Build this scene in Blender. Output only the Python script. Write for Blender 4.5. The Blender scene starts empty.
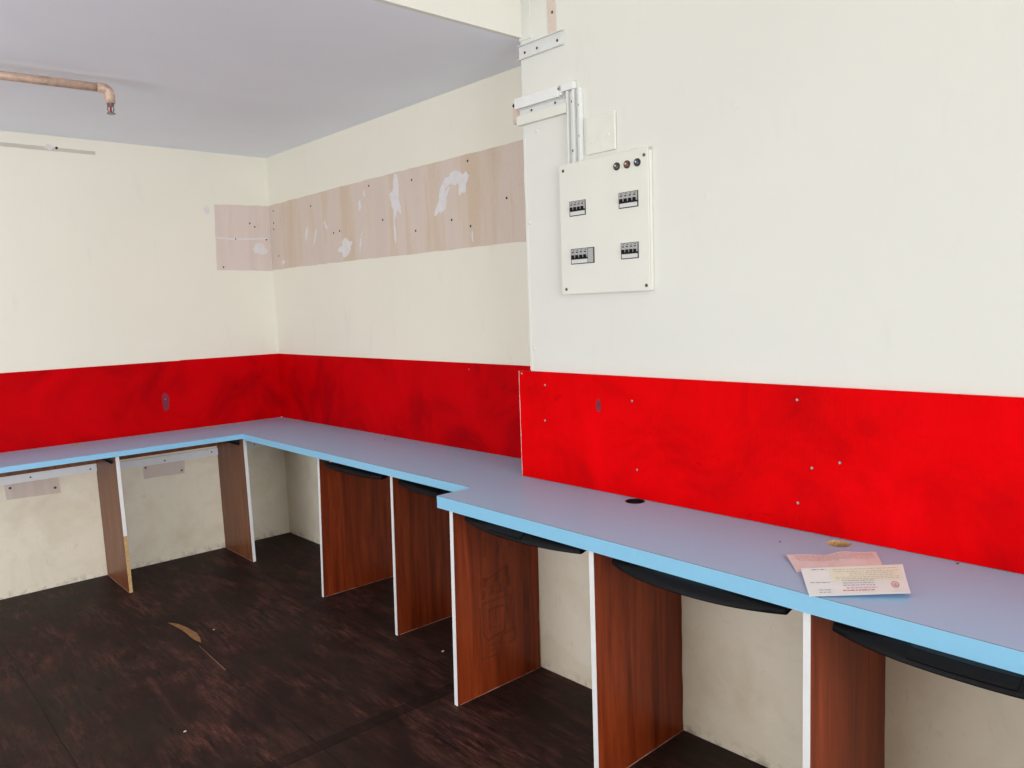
import bpy, bmesh, math, random
from mathutils import Vector, Matrix, noise
random.seed(7)
SC = bpy.context.scene
COL = SC.collection

# ---------------------------------------------------------------- camera
cam_d = bpy.data.cameras.new('camera'); cam = bpy.data.objects.new('camera', cam_d); COL.objects.link(cam)
F = Vector((0.66049199, 0.74418291, -0.09971025)); R = Vector((0.74516951, -0.66598434, -0.03445663)); U = Vector((0.0920475, 0.05154271, 0.99441973))
CP = Vector((-2.15822401, -4.63693125, 1.40097446))
cam.matrix_world = Matrix(((R.x, U.x, -F.x, CP.x), (R.y, U.y, -F.y, CP.y), (R.z, U.z, -F.z, CP.z), (0, 0, 0, 1)))
cam_d.sensor_width = 36; cam_d.lens = 778.59 * 36 / 1024; cam_d.clip_start = 0.02
SC.camera = cam

# ---------------------------------------------------------------- world, daylight, exposure
w = bpy.data.worlds.new('world'); SC.world = w; w.use_nodes = True
w.node_tree.nodes['Background'].inputs[0].default_value = (0.80, 0.90, 1.0, 1)
w.node_tree.nodes['Background'].inputs[1].default_value = 0.6
def area(name, loc, rot, sx, sy, power, col):
    l = bpy.data.lights.new(name, 'AREA'); l.shape = 'RECTANGLE'; l.size = sx; l.size_y = sy; l.energy = power; l.color = col
    o = bpy.data.objects.new(name, l); COL.objects.link(o); o.location = loc; o.rotation_euler = rot
    return o
# daylight entering through the open shop front behind the camera, and an added side fill at an unseen left opening, to brighten the ceiling
area('daylight_shop_front', (-2.05, -8.4, 1.45), (math.radians(90), 0, 0), 2.6, 2.3, 190, (0.95, 0.97, 1.0))
area('side_fill_light', (-4.18, -2.3, 1.15), (math.radians(102), 0, math.radians(-90)), 3.0, 1.7, 68, (0.97, 0.98, 1.0))
SC.view_settings.view_transform = 'Standard'; SC.view_settings.look = 'None'
SC.view_settings.gamma = 1; SC.view_settings.use_curve_mapping = False
SC.view_settings.exposure = 0.06

# ---------------------------------------------------------------- dimensions
H = 2.355; CT = 0.75
D0, DK, DL = 0.1717, 0.0189, 2.5089
XL = -4.2; YF = -8.45; HU = 3.0

def mA(s, z, o): return Vector((s, -o, z))                                  # back wall
def mB(s, z, o): return Vector((0.019 * s - o, -s, z))                      # recessed right wall
def mD(s, z, o): return Vector((-D0 + DK * (s - DL) - o, -s, z))            # projecting right wall

# ---------------------------------------------------------------- materials
def lin(c): return tuple((x / 12.92 if x <= 0.04045 else ((x + 0.055) / 1.055) ** 2.4) for x in (v / 255 for v in c)) + (1,)
class NT:
    def __init__(s, name):
        s.m = bpy.data.materials.new(name); s.m.use_nodes = True; s.t = s.m.node_tree; s.n = s.t.nodes; s.l = s.t.links
        s.b = s.n['Principled BSDF']
    def node(s, t, **k):
        n = s.n.new(t)
        for a, v in k.items(): setattr(n, a, v)
        return n
    def pos(s, scale=(1, 1, 1)):
        g = s.node('ShaderNodeNewGeometry'); mp = s.node('ShaderNodeMapping'); mp.inputs['Scale'].default_value = scale
        s.l.new(g.outputs['Position'], mp.inputs['Vector']); return mp.outputs[0]
    def noise(s, vec, scale, detail=4, rough=0.55, dist=0.0):
        n = s.node('ShaderNodeTexNoise'); n.inputs['Scale'].default_value = scale; n.inputs['Detail'].default_value = detail
        n.inputs['Roughness'].default_value = rough; n.inputs['Distortion'].default_value = dist
        s.l.new(vec, n.inputs['Vector']); return n.outputs['Fac']
    def ramp(s, fac, stops):
        r = s.node('ShaderNodeValToRGB'); e = r.color_ramp.elements
        e[0].position, e[0].color = stops[0]; e[1].position, e[1].color = stops[-1]
        for p, c in stops[1:-1]:
            q = e.new(p); q.color = c
        s.l.new(fac, r.inputs[0]); return r.outputs[0]
    def mix(s, fac, a, b, mode='MIX'):
        m = s.node('ShaderNodeMix', data_type='RGBA', blend_type=mode)
        if isinstance(fac, (int, float)): m.inputs[0].default_value = fac
        else: s.l.new(fac, m.inputs[0])
        for i, v in ((6, a), (7, b)):
            if isinstance(v, tuple): m.inputs[i].default_value = v
            else: s.l.new(v, m.inputs[i])
        return m.outputs[2]
    def math(s, op, a, b=0.0, c=None):
        m = s.node('ShaderNodeMath', operation=op)
        for i, v in enumerate((a, b) if c is None else (a, b, c)):
            if isinstance(v, (int, float)): m.inputs[i].default_value = v
            else: s.l.new(v, m.inputs[i])
        return m.outputs[0]
    def xyz(s):
        g = s.node('ShaderNodeNewGeometry'); x = s.node('ShaderNodeSeparateXYZ'); s.l.new(g.outputs['Position'], x.inputs[0]); return x.outputs
    def base(s, v, rough=0.5, spec=None, metal=0):
        if isinstance(v, tuple): s.b.inputs['Base Color'].default_value = v
        else: s.l.new(v, s.b.inputs['Base Color'])
        if isinstance(rough, (int, float)): s.b.inputs['Roughness'].default_value = rough
        else: s.l.new(rough, s.b.inputs['Roughness'])
        if spec is not None: s.b.inputs['Specular IOR Level'].default_value = spec
        s.b.inputs['Metallic'].default_value = metal
        return s
    def bump(s, h, strength=0.2, dist=0.002):
        b = s.node('ShaderNodeBump'); b.inputs['Strength'].default_value = strength; b.inputs['Distance'].default_value = dist
        s.l.new(h, b.inputs['Height']); s.l.new(b.outputs[0], s.b.inputs['Normal']); return s
def W4(v): return (v, v, v, 1)

def plain(name, rgb, rough=0.5, metal=0, var=0.06, scale=30, spec=None):
    n = NT(name); c = lin(rgb); d = tuple(x * (1 - var) for x in c[:3]) + (1,); e = tuple(min(1, x * (1 + var)) for x in c[:3]) + (1,)
    f = n.noise(n.pos(), scale); n.base(n.ramp(f, [(0.3, d), (0.7, e)]), rough, spec, metal); return n.m

def wall_mat(name, rgb, dirt_and_lift=True):
    n = NT(name); p = n.pos()
    c = lin(rgb); a = tuple(x * 0.965 for x in c[:3]) + (1,)
    big = n.noise(p, 1.3, 5, 0.6, 0.4)
    col = n.ramp(big, [(0.3, a), (0.7, c)])
    fine = n.noise(n.pos((1, 1, 0.25)), 14, 5, 0.6)
    col = n.mix(n.ramp(fine, [(0.60, W4(0)), (0.85, W4(0.35))]), col, lin((205, 202, 190)))
    if dirt_and_lift:
        z = n.xyz()[2]
        low = n.node('ShaderNodeMapRange'); low.inputs[1].default_value = 0.78; low.inputs[2].default_value = 0.60
        n.l.new(z, low.inputs[0])
        st = n.ramp(n.noise(p, 4.2, 7, 0.65, 0.5), [(0.45, W4(0)), (0.74, W4(0.4))])
        fs = n.ramp(n.noise(n.pos((1, 1, 0.6)), 32, 5, 0.7, 0.8), [(0.57, W4(0)), (0.76, W4(0.4))])
        m = n.math('MULTIPLY', n.math('MAXIMUM', st, fs), low.outputs[0])
        col = n.mix(n.math('MULTIPLY', low.outputs[0], 0.9), col, lin((240, 230, 210)))  # base colour made paler below the worktop to lift the shaded wall
        col = n.mix(m, col, lin((200, 178, 146)))
        gr = n.node('ShaderNodeMapRange'); gr.inputs[1].default_value = 0.045; gr.inputs[2].default_value = 0.0
        n.l.new(z, gr.inputs[0])
        g = n.math('MULTIPLY', gr.outputs[0], n.ramp(n.noise(p, 22, 5, 0.7), [(0.46, W4(0)), (0.66, W4(0.6))]))
        col = n.mix(g, col, lin((120, 104, 82)))
    n.base(col, 0.55, 0.3)
    return n.bump(n.noise(p, 60, 5, 0.6), 0.12, 0.002).m

def red_mat(name, a, b, c_):
    n = NT(name); p = n.pos((1, 1, 1))
    cl = n.noise(p, 3.0, 5, 0.6, 0.6)
    col = n.ramp(cl, [(0.25, lin(a)), (0.5, lin(b)), (0.75, lin(c_))])
    ti = n.noise(n.pos((1, 1, 2.2)), 7, 6, 0.7, 1.5)
    col = n.mix(n.ramp(ti, [(0.62, W4(0)), (0.8, W4(0.55))]), col, lin((110, 0, 14)))
    n.base(col, n.math('MULTIPLY_ADD', n.noise(p, 9), 0.2, 0.45), 0.03)
    wv = n.node('ShaderNodeTexWave', wave_type='BANDS', bands_direction='Y'); wv.inputs['Scale'].default_value = 22; wv.inputs['Distortion'].default_value = 5; wv.inputs['Detail'].default_value = 3
    n.l.new(p, wv.inputs['Vector'])
    h = n.math('ADD', n.math('MULTIPLY', wv.outputs['Fac'], 0.35), n.noise(n.pos((1, 1, 0.35)), 55, 4))
    return n.bump(h, 0.35, 0.0012).m

def wood_mat(name, a, b, c, scale=1.0, rough=0.38):
    n = NT(name)
    oi = n.node('ShaderNodeObjectInfo'); tc = n.pos((1, 1, 0.07))
    ad = n.node('ShaderNodeVectorMath', operation='ADD'); n.l.new(tc, ad.inputs[0]); n.l.new(oi.outputs['Random'], ad.inputs[1])
    v = ad.outputs[0]
    g = n.noise(v, 26 * scale, 6, 0.6, 0.8)
    col = n.ramp(g, [(0.28, lin(a)), (0.5, lin(b)), (0.72, lin(c))])
    g2 = n.noise(v, 130 * scale, 3, 0.6)
    col = n.mix(n.ramp(g2, [(0.5, W4(0)), (0.75, W4(0.35))]), col, lin(a))
    sc_ = n.noise(n.pos((1.0, 1.0, 0.8)), 60, 3, 0.5, 3.0)
    col = n.mix(n.ramp(sc_, [(0.71, W4(0)), (0.78, W4(0.3))]), col, lin((190, 150, 115)))
    n.base(col, rough, 0.25)
    return n.bump(g2, 0.1, 0.001).m

def floor_mat():
    n = NT('stained_floor_boards'); p = n.pos()
    g = n.noise(n.pos((1, 0.16, 1)), 20, 7, 0.7, 0.7)
    col = n.ramp(g, [(0.32, lin((24, 14, 12))), (0.5, lin((44, 27, 24))), (0.76, lin((76, 48, 42)))])
    bl = n.noise(n.pos((1, 0.45, 1)), 4.5, 7, 0.75, 0.3)
    wear = n.math('MULTIPLY', n.ramp(bl, [(0.45, W4(0)), (0.66, W4(0.9))]), n.ramp(n.noise(n.pos((1, 0.13, 1)), 42, 7, 0.8, 0.15), [(0.44, W4(0)), (0.60, W4(0.85))]))
    col = n.mix(wear, col, lin((116, 70, 62)))
    bl2 = n.noise(p, 1.7, 4, 0.6, 0.3)
    col = n.mix(n.ramp(bl2, [(0.46, W4(0)), (0.66, W4(0.65))]), col, lin((46, 37, 29)))
    sk = n.noise(n.pos((1, 0.10, 1)), 60, 4, 0.7, 0.4)
    col = n.mix(n.ramp(sk, [(0.60, W4(0)), (0.68, W4(0.8))]), col, lin((14, 9, 9)))
    x, y, z = n.xyz()
    wob = n.math('MULTIPLY_ADD', n.noise(p, 3), 0.014, -0.007)
    xs = n.math('ADD', x, wob)
    # seams between the sheets, running away from the camera, every 0.61 m
    fr = n.math('ABSOLUTE', n.math('SUBTRACT', n.math('FRACT', n.math('DIVIDE', n.math('ADD', xs, 10.515), 0.61)), 0.5))
    sx = n.math('LESS_THAN', fr, 0.0035)
    sy = n.math('LESS_THAN', n.math('ABSOLUTE', n.math('ADD', y, 2.372)), 0.003)
    sy2 = n.math('LESS_THAN', n.math('ABSOLUTE', n.math('ADD', y, 2.425)), 0.003)
    seam = n.math('MAXIMUM', sx, n.math('MAXIMUM', sy, sy2))
    col = n.mix(n.math('MULTIPLY', seam, 0.6), col, lin((10, 6, 6)))
    band = n.math('LESS_THAN', n.math('ABSOLUTE', n.math('ADD', y, 2.398)), 0.026)
    col = n.mix(n.math('MULTIPLY', band, 0.55), col, lin((24, 14, 14)))
    n.base(col, n.math('MULTIPLY_ADD', g, 0.35, 0.42), 0.14)
    return n.bump(n.math('ADD', n.math('MULTIPLY', g, 0.6), n.math('MULTIPLY', seam, -1.2)), 0.35, 0.003).m

def bare_mat(name, a, b, c):
    n = NT(name)
    st = n.noise(n.pos((1, 1, 0.12)), 7, 5, 0.6)
    col = n.ramp(st, [(0.35, lin(a)), (0.5, lin(b)), (0.65, lin(c))])
    sm = n.ramp(n.noise(n.pos((1, 1, 0.45)), 26, 5, 0.65, 1.2), [(0.66, W4(0)), (0.72, W4(0.7))])
    blob = n.ramp(n.noise(n.pos(), 2.4, 3), [(0.42, W4(0)), (0.6, W4(1))])
    col = n.mix(n.math('MULTIPLY', sm, blob), col, lin((226, 218, 200)))
    col = n.mix(n.ramp(n.noise(n.pos(), 90, 4), [(0.6, W4(0)), (0.8, W4(0.3))]), col, lin((150, 128, 112)))
    return n.base(col, 0.75, 0.2).bump(n.noise(n.pos(), 110, 3), 0.3, 0.001).m

M = {}
M['wall'] = wall_mat('cream_wall_paint', (233, 229, 214))
M['wall_white'] = wall_mat('off_white_wall_paint', (222, 222, 215))
M['ceiling'] = plain('lavender_ceiling_paint', (233, 237, 244), 0.6, var=0.03, scale=1.5)
M['ceiling_up'] = plain('white_ceiling_paint', (222, 220, 210), 0.6, var=0.02, scale=2)
M['floor'] = floor_mat()
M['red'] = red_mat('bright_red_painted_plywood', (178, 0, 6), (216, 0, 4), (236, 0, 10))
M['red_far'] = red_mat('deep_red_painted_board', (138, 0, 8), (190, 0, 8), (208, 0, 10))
M['red_edge'] = plain('worn_plywood_edge', (196, 150, 140), 0.7, var=0.3, scale=90)
M['wood'] = wood_mat('mahogany_laminate', (88, 30, 10), (128, 50, 20), (152, 66, 30))
M['brown'] = wood_mat('brown_laminate_with_glare', (98, 54, 32), (122, 72, 46), (142, 90, 60))  # divider laminate made duller: glare on the left wall boards put into its colour
M['band_white'] = plain('white_edge_band', (232, 232, 234), 0.4, var=0.03)
M['top'] = plain('blue_grey_laminate', (153, 190, 224), 0.38, var=0.03, scale=220, spec=0.42)
M['blue'] = plain('light_blue_edge_band', (138, 198, 232), 0.35, var=0.02, scale=50)
M['chip'] = plain('raw_particle_board', (196, 158, 108), 0.8, var=0.25, scale=160)
M['black'] = plain('black_moulded_plastic', (12, 13, 17), 0.5, var=0.12, scale=60, spec=0.15)
M['black2'] = plain('black_steel_rail', (18, 18, 20), 0.4, metal=0.4)
M['pvc'] = plain('white_pvc_trunking', (228, 229, 227), 0.4, var=0.02)
M['pvc_open'] = plain('grey_white_channel_base', (214, 215, 213), 0.5, var=0.03)
M['pvc_paint'] = plain('cream_painted_trunking', (222, 222, 212), 0.5, var=0.02)
M['db'] = plain('cream_enamelled_steel', (222, 222, 213), 0.38, var=0.015, scale=6)
M['dark'] = plain('dark_recess', (42, 40, 40), 0.6)
M['hole'] = plain('dark_hole', (48, 36, 30), 0.9)
M['brk'] = plain('grey_breaker_plastic', (168, 168, 168), 0.4, var=0.15, scale=200)
M['label'] = plain('pale_breaker_label', (208, 208, 206), 0.4, var=0.06, scale=300)
M['steel'] = plain('zinc_screw', (150, 148, 146), 0.35, metal=0.8)
M['steel_dk'] = plain('tarnished_screw', (92, 78, 68), 0.45, metal=0.6)
M['bare'] = bare_mat('bare_plaster_band', (208, 192, 180), (212, 196, 184), (204, 184, 162))
M['bare_pink'] = bare_mat('bare_pinkish_board', (214, 198, 188), (218, 202, 194), (208, 192, 180))
M['smear'] = plain('pale_filler', (219, 214, 214), 0.6, var=0.05)
M['grey_strip'] = plain('grey_scraped_strip', (196, 192, 180), 0.8, var=0.06, scale=20)
M['scorch'] = plain('dark_red_blister', (120, 4, 40), 0.5, var=0.3, scale=60)
M['copper'] = plain('tarnished_copper_paint', (196, 168, 148), 0.5, metal=0.15, var=0.25, scale=45)
M['brass'] = plain('dull_chrome', (120, 112, 108), 0.3, metal=0.9, var=0.1)
M['bulb'] = plain('red_glass_bulb', (150, 30, 40), 0.1)
M['paper'] = None

# ---------------------------------------------------------------- mesh helpers
def obj(name, bm, mat, parent=None, smooth=False, bevel=0.0):
    bmesh.ops.remove_doubles(bm, verts=bm.verts, dist=1e-7)
    bmesh.ops.recalc_face_normals(bm, faces=bm.faces)
    me = bpy.data.meshes.new(name); bm.to_mesh(me); bm.free()
    if smooth:
        for p in me.polygons: p.use_smooth = True
    for m_ in (mat if isinstance(mat, (list, tuple)) else [mat]): me.materials.append(m_)
    o = bpy.data.objects.new(name, me); COL.objects.link(o)
    if parent:
        o.parent = parent; o.matrix_parent_inverse = Matrix.Translation(-parent.location)
    if bevel:
        b = o.modifiers.new('bevel', 'BEVEL'); b.width = bevel; b.segments = 2; b.limit_method = 'ANGLE'
    return o
def hexa(bm, pts, mi=0):
    v = [bm.verts.new(p) for p in pts]
    for f in ((0, 1, 2, 3), (4, 7, 6, 5), (0, 4, 5, 1), (1, 5, 6, 2), (2, 6, 7, 3), (3, 7, 4, 0)):
        bm.faces.new([v[i] for i in f]).material_index = mi
def wbox(bm, m, s0, s1, z0, z1, o0, o1, mi=0):
    hexa(bm, [m(s0, z0, o0), m(s1, z0, o0), m(s1, z1, o0), m(s0, z1, o0), m(s0, z0, o1), m(s1, z0, o1), m(s1, z1, o1), m(s0, z1, o1)], mi)
def box(bm, x0, x1, y0, y1, z0, z1, mi=0):
    hexa(bm, [Vector(p) for p in ((x0, y0, z0), (x1, y0, z0), (x1, y1, z0), (x0, y1, z0), (x0, y0, z1), (x1, y0, z1), (x1, y1, z1), (x0, y1, z1))], mi)
def prism(bm, pts, off, mi=0):
    """closed outline pts (Vectors) extruded by vector off"""
    a = [bm.verts.new(p) for p in pts]; b = [bm.verts.new(p + off) for p in pts]
    bm.faces.new(a).material_index = mi; bm.faces.new(list(reversed(b))).material_index = mi
    n = len(pts)
    for i in range(n): bm.faces.new([a[i], b[i], b[(i + 1) % n], a[(i + 1) % n]]).material_index = mi
def tube(bm, path, r, seg=16):
    rings = []
    for i, p in enumerate(path):
        d = (path[min(i + 1, len(path) - 1)] - path[max(i - 1, 0)]).normalized()
        a = d.orthogonal().normalized() if i == 0 else (rings_a - d * rings_a.dot(d)).normalized()
        rings_a = a; b = d.cross(a)
        rr = r[i] if isinstance(r, list) else r
        rings.append([bm.verts.new(p + (a * math.cos(t) + b * math.sin(t)) * rr) for t in (2 * math.pi * k / seg for k in range(seg))])
    for q, s in zip(rings, rings[1:]):
        for k in range(seg): bm.faces.new([q[k], q[(k + 1) % seg], s[(k + 1) % seg], s[k]])
    bm.faces.new(rings[0]); bm.faces.new(list(reversed(rings[-1])))
def disc(bm, m, s, z, o0, o1, r, seg=12, dome=False, mi=0):
    lv = [(o0, r), (o1 - (o1 - o0) * 0.4, r), (o1, r * 0.55)] if dome else [(o0, r), (o1, r)]
    rings = [[bm.verts.new(m(s + q * math.cos(2 * math.pi * k / seg), z + q * math.sin(2 * math.pi * k / seg), o)) for k in range(seg)] for o, q in lv]
    for a, b in zip(rings, rings[1:]):
        for k in range(seg): bm.faces.new([a[k], a[(k + 1) % seg], b[(k + 1) % seg], b[k]]).material_index = mi
    bm.faces.new(rings[0]).material_index = mi; bm.faces.new(rings[-1]).material_index = mi
def wpoly(m, pts, o0, o1, jit=0.0, step=0.03):
    """irregular thin slab on a wall"""
    out = []
    n = len(pts)
    for i in range(n):
        a = Vector(pts[i]); b = Vector(pts[(i + 1) % n]); k = max(1, int((b - a).length / step)) if jit else 1
        for j in range(k):
            p = a.lerp(b, j / k)
            if jit and j: p = p + Vector((random.uniform(-jit, jit), random.uniform(-jit, jit)))
            out.append(p)
    bm = bmesh.new()
    lo = [bm.verts.new(m(p[0], p[1], o0)) for p in out]; hi = [bm.verts.new(m(p[0], p[1], o1)) for p in out]
    bm.faces.new(lo); bm.faces.new(hi)
    for i in range(len(out)): bm.faces.new([lo[i], lo[(i + 1) % len(out)], hi[(i + 1) % len(out)], hi[i]])
    return bm
def blob(m, s, z, rs, rz, o0, o1, seed=0, lean=0.0, amp=0.45):
    pts = []
    for k in range(26):
        t = 2 * math.pi * k / 26
        q = 1 + amp * noise.noise(Vector((math.cos(t) * 1.6, math.sin(t) * 1.6, seed * 3.7)))*1.6
        dz = rz * q * math.sin(t)
        pts.append((s + rs * q * math.cos(t) + lean * dz, z + dz))
    return wpoly(m, pts, o0, o1)

def tag(o, label, cat, group=None, kind=None):
    o['label'] = label; o['category'] = cat
    if group: o['group'] = group
    if kind: o['kind'] = kind
    return o
def thing(name, loc, label, cat, group=None):
    e = bpy.data.objects.new(name, None); COL.objects.link(e); e.location = loc; e.empty_display_size = 0.05
    return tag(e, label, cat, group)
def struct(name, bm, mat):
    o = obj(name, bm, mat); o['kind'] = 'structure'; return o

# ---------------------------------------------------------------- room shell
bm = bmesh.new(); box(bm, XL - 0.1, 0.25, YF - 1.6, 0.1, -0.06, 0.0); struct('floor', bm, M['floor'])
bm = bmesh.new(); box(bm, XL - 0.1, 0.2, 0.0, 0.12, 0.0, HU); struct('wall_back', bm, M['wall'])
bm = bmesh.new(); wbox(bm, mB, 0.0, DL + 0.3, 0.0, HU, -0.12, 0.0); struct('wall_right', bm, M['wall'])
bm = bmesh.new(); wbox(bm, mD, DL, -YF, 0.0, HU, -0.205, 0.0); struct('wall_right_front', bm, M['wall_white'])
bm = bmesh.new()
box(bm, XL - 0.1, XL, -0.75, 0.0, 0.0, HU); box(bm, XL - 0.1, XL, YF, -3.85, 0.0, HU); box(bm, XL - 0.1, XL, -3.85, -0.75, 2.05, HU); box(bm, XL - 0.1, XL, -3.85, -0.75, 0.0, 0.25)
struct('wall_left', bm, M['wall'])
bm = bmesh.new()
box(bm, XL, -3.4, YF - 0.1, YF, 0.0, HU); box(bm, -0.7, 0.0, YF - 0.1, YF, 0.0, HU); box(bm, -3.4, -0.7, YF - 0.1, YF, 2.62, HU)
struct('wall_front', bm, M['wall'])
bm = bmesh.new(); box(bm, XL, 0.07, -2.500, 0.0, H, H + 0.05); struct('ceiling', bm, M['ceiling'])
bm = bmesh.new(); box(bm, XL, 0.07, -2.519, -2.500, H, HU); struct('wall_fascia', bm, M['ceiling_up'])
bm = bmesh.new(); box(bm, XL - 0.1, 0.2, YF, -2.519, HU, HU + 0.06); struct('ceiling_upper', bm, M['ceiling_up'])
# lining at the corner of the projecting wall
bm = bmesh.new(); wbox(bm, mD, DL - 0.004, DL + 0.055, 2.345, HU - 0.001, 0.0, 0.004); struct('trim_1', bm, M['wall_white'])
bm = bmesh.new()
pp = [(DL - 0.005, 1.16)] ; k = 0
pts = [(DL - 0.001 + 0.001 * math.sin(i * 1.7), 1.16 + i * 0.05) for i in range(18)] + [(DL + 0.009 + 0.001 * math.sin(i * 2.3), 1.16 + i * 0.05) for i in range(17, -1, -1)]
bm.free(); struct('trim_2', wpoly(mD, pts, 0.0, 0.0016), M['wall_white'])

# ---------------------------------------------------------------- screws
def screw(m, s, z, o, r=0.004, parent=None, mat='steel', name='screw', h=0.0018):
    b = bmesh.new(); disc(b, m, s, z, o, o + h, r, 12, True)
    return obj(name, b, M[mat], parent, smooth=False)

# ---------------------------------------------------------------- red boards
RB0, RB1 = CT + 0.0016, 1.152
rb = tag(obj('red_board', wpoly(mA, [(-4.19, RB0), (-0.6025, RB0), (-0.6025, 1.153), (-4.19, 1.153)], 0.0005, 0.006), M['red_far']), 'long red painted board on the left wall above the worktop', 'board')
bb = obj('blister', blob(mA, -0.702, 0.925, 0.020, 0.055, 0.006, 0.0068, 3, 0, 0.15), M['scorch'], rb); bb['label'] = 'dark purple blister'
screw(mA, -0.702, 0.938, 0.0065, 0.003, rb, 'steel')
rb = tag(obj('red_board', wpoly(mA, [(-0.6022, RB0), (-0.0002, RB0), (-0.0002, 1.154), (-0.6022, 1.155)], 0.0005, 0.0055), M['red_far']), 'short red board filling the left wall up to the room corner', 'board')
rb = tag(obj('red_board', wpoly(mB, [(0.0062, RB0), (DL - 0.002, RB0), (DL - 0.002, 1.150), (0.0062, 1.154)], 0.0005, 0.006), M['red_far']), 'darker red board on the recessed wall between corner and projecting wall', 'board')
screw(mB, 1.882, 1.123, 0.006, 0.003, rb)
bm = bmesh.new(); wbox(bm, mD, 2.454, 6.2, RB0, 1.156, 0.0005, 0.012)
for f in bm.faces:
    c = f.calc_center_median()
    if abs(-c.y - 2.454) < 0.002: f.material_index = 1
rb = tag(obj('red_board', bm, [M['red'], M['red_edge']]), 'bright red plywood board screwed on the near right wall, raw left edge', 'board')
bm = wpoly(mD, [(2.4542, RB0)] + [(2.4562 + 0.0008 * math.sin(i * 2.1), RB0 + i * 0.0405) for i in range(11)] + [(2.4542, 1.156)], 0.0121, 0.0124)
bb = obj('blister', blob(mD, 2.848, 1.050, 0.012, 0.02, 0.0121, 0.0126, 5, 0, 0.2), M['scorch'], rb); bb['label'] = 'small dark smudge'
o = obj('worn_edge', bm, plain('chipped_pale_edge', (226, 190, 180), 0.7, var=0.3, scale=120), rb); o['label'] = 'pale chipped left edge'
for s, z in [(2.592, 1.108), (2.587, 0.976), (2.994, 1.076), (3.01, 0.847), (3.568, 1.117), (3.688, 0.956), (3.611, 0.932), (3.571, 0.828), (2.470, 1.146)]:
    screw(mD, s, z, 0.012, 0.0042, rb)

# ---------------------------------------------------------------- worktop
TA, TB, TC = 0.026, 0.032, 0.042
wA, wC, S = 0.4726, 0.5934, 2.4563
def xBf(s): return -0.4552 + 0.0087 * (s - wA)
def slab(outline, z0, z1, holes):
    b = bmesh.new(); prism(b, [Vector((x, y, z0)) for x, y in outline], Vector((0, 0, z1 - z0)))
    bmesh.ops.recalc_face_normals(b, faces=b.faces)
    me = bpy.data.meshes.new('t'); b.to_mesh(b and me); b.free()
    o = bpy.data.objects.new('t', me); COL.objects.link(o)
    cut = []
    for (x, y, r) in holes:
        cb = bmesh.new(); bmesh.ops.create_cone(cb, cap_ends=True, segments=28, radius1=r, radius2=r, depth=0.2, matrix=Matrix.Translation((x, y, z0)))
        cm = bpy.data.meshes.new('c'); cb.to_mesh(cm); cb.free(); co = bpy.data.objects.new('c', cm); COL.objects.link(co)
        md = o.modifiers.new('b', 'BOOLEAN'); md.object = co; md.operation = 'DIFFERENCE'; md.solver = 'EXACT'; cut.append(co)
    bpy.context.view_layer.update()
    dg = bpy.context.evaluated_depsgraph_get(); m2 = bpy.data.meshes.new_from_object(o.evaluated_get(dg))
    rb_ = bmesh.new(); rb_.from_mesh(m2)
    for f in rb_.faces:
        c = f.calc_center_median()
        for (x, y, r) in holes:
            if math.hypot(c.x - x, c.y - y) < r * 1.05 and abs(f.normal.z) < 0.3: f.material_index = 1
    bpy.data.objects.remove(o)
    for c in cut: bpy.data.objects.remove(c)
    return rb_
wt = thing('worktop', (-0.46, -0.47, CT - TA), 'grey-blue laminate worktop running round the corner with light blue front edge', 'worktop')
EB = 0.0015
# the far L-shaped run
out = [(XL + 0.002, -0.001), (0.0015, -0.001), (0.019 * 2.452 - 0.002, -2.452), (xBf(S) + EB, -2.452), (xBf(wA) + EB, -wA + EB), (XL + 0.002, -wA + EB)]
holes = [(-0.04, -1.300, 0.030), (-1.183, -0.042, 0.026), (-0.474, -0.040, 0.024)]
bm = slab(out, CT - TA, CT, holes)
obj('top_panel', bm, [M['top'], M['chip']], wt)
# the nearer, deeper run
out = [(-D0 - 0.014, -2.4525), (-D0 + DK * 2.9 - 0.0006, -5.4), (-wC + EB, -5.4), (-wC + EB, -S + EB*0), (xBf(S), -S), (xBf(S), -2.4525)]
out = [(0.019 * 2.452 - 0.002, -2.4522), (0.019 * 2.505 - 0.002, -2.505), (mD(2.51, 0, 0).x - 0.0015, -2.507), (mD(5.4, 0, 0).x - 0.0015, -5.4), (-wC + EB, -5.4), (-wC + EB, -S), (xBf(S) + 0.002, -S), (xBf(S) + 0.002, -2.4522)]
bm = slab(out, CT - TC, CT, [(-0.2075, -3.026, 0.031), (-0.205, -3.708, 0.030)])
tp = obj('top_panel', bm, [M['top'], M['chip']], wt)
def eb(pts, z0, z1, name='edge_band'):
    b = bmesh.new()
    for (x0, y0), (x1, y1) in zip(pts, pts[1:]):
        d = Vector((x1 - x0, y1 - y0, 0)).normalized(); n = Vector((-d.y, d.x, 0)) * EB
        p0 = Vector((x0, y0, z0)) - d * 0; p1 = Vector((x1, y1, z0))
        prism(b, [p0, p1, p1 + n, p0 + n], Vector((0, 0, z1 - z0 + 0.0002)))
    o = obj(name, b, M['blue'], wt); o['label'] = 'light blue front edge strip'; return o
def joint(x0, y0, x1, y1):
    d = Vector((x1 - x0, y1 - y0, 0)).normalized(); n = Vector((-d.y, d.x, 0)); b = bmesh.new()
    p0 = Vector((x0, y0, CT + 0.00005)) + n * EB; p1 = Vector((x1, y1, CT + 0.00005)) + n * EB
    prism(b, [p0, p1, p1 + n * 0.0016, p0 + n * 0.0016], Vector((0, 0, 0.0003)))
    o = obj('joint_line', b, M['joint'], wt); o['label'] = 'thin dark joint behind the front edge strip'
M['joint'] = plain('dark_glue_joint', (58, 74, 92), 0.6)
joint(XL + 0.002, -wA, xBf(wA), -wA); joint(xBf(wA), -wA, xBf(S), -S); joint(-wC, -S, -wC, -5.4)
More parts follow.
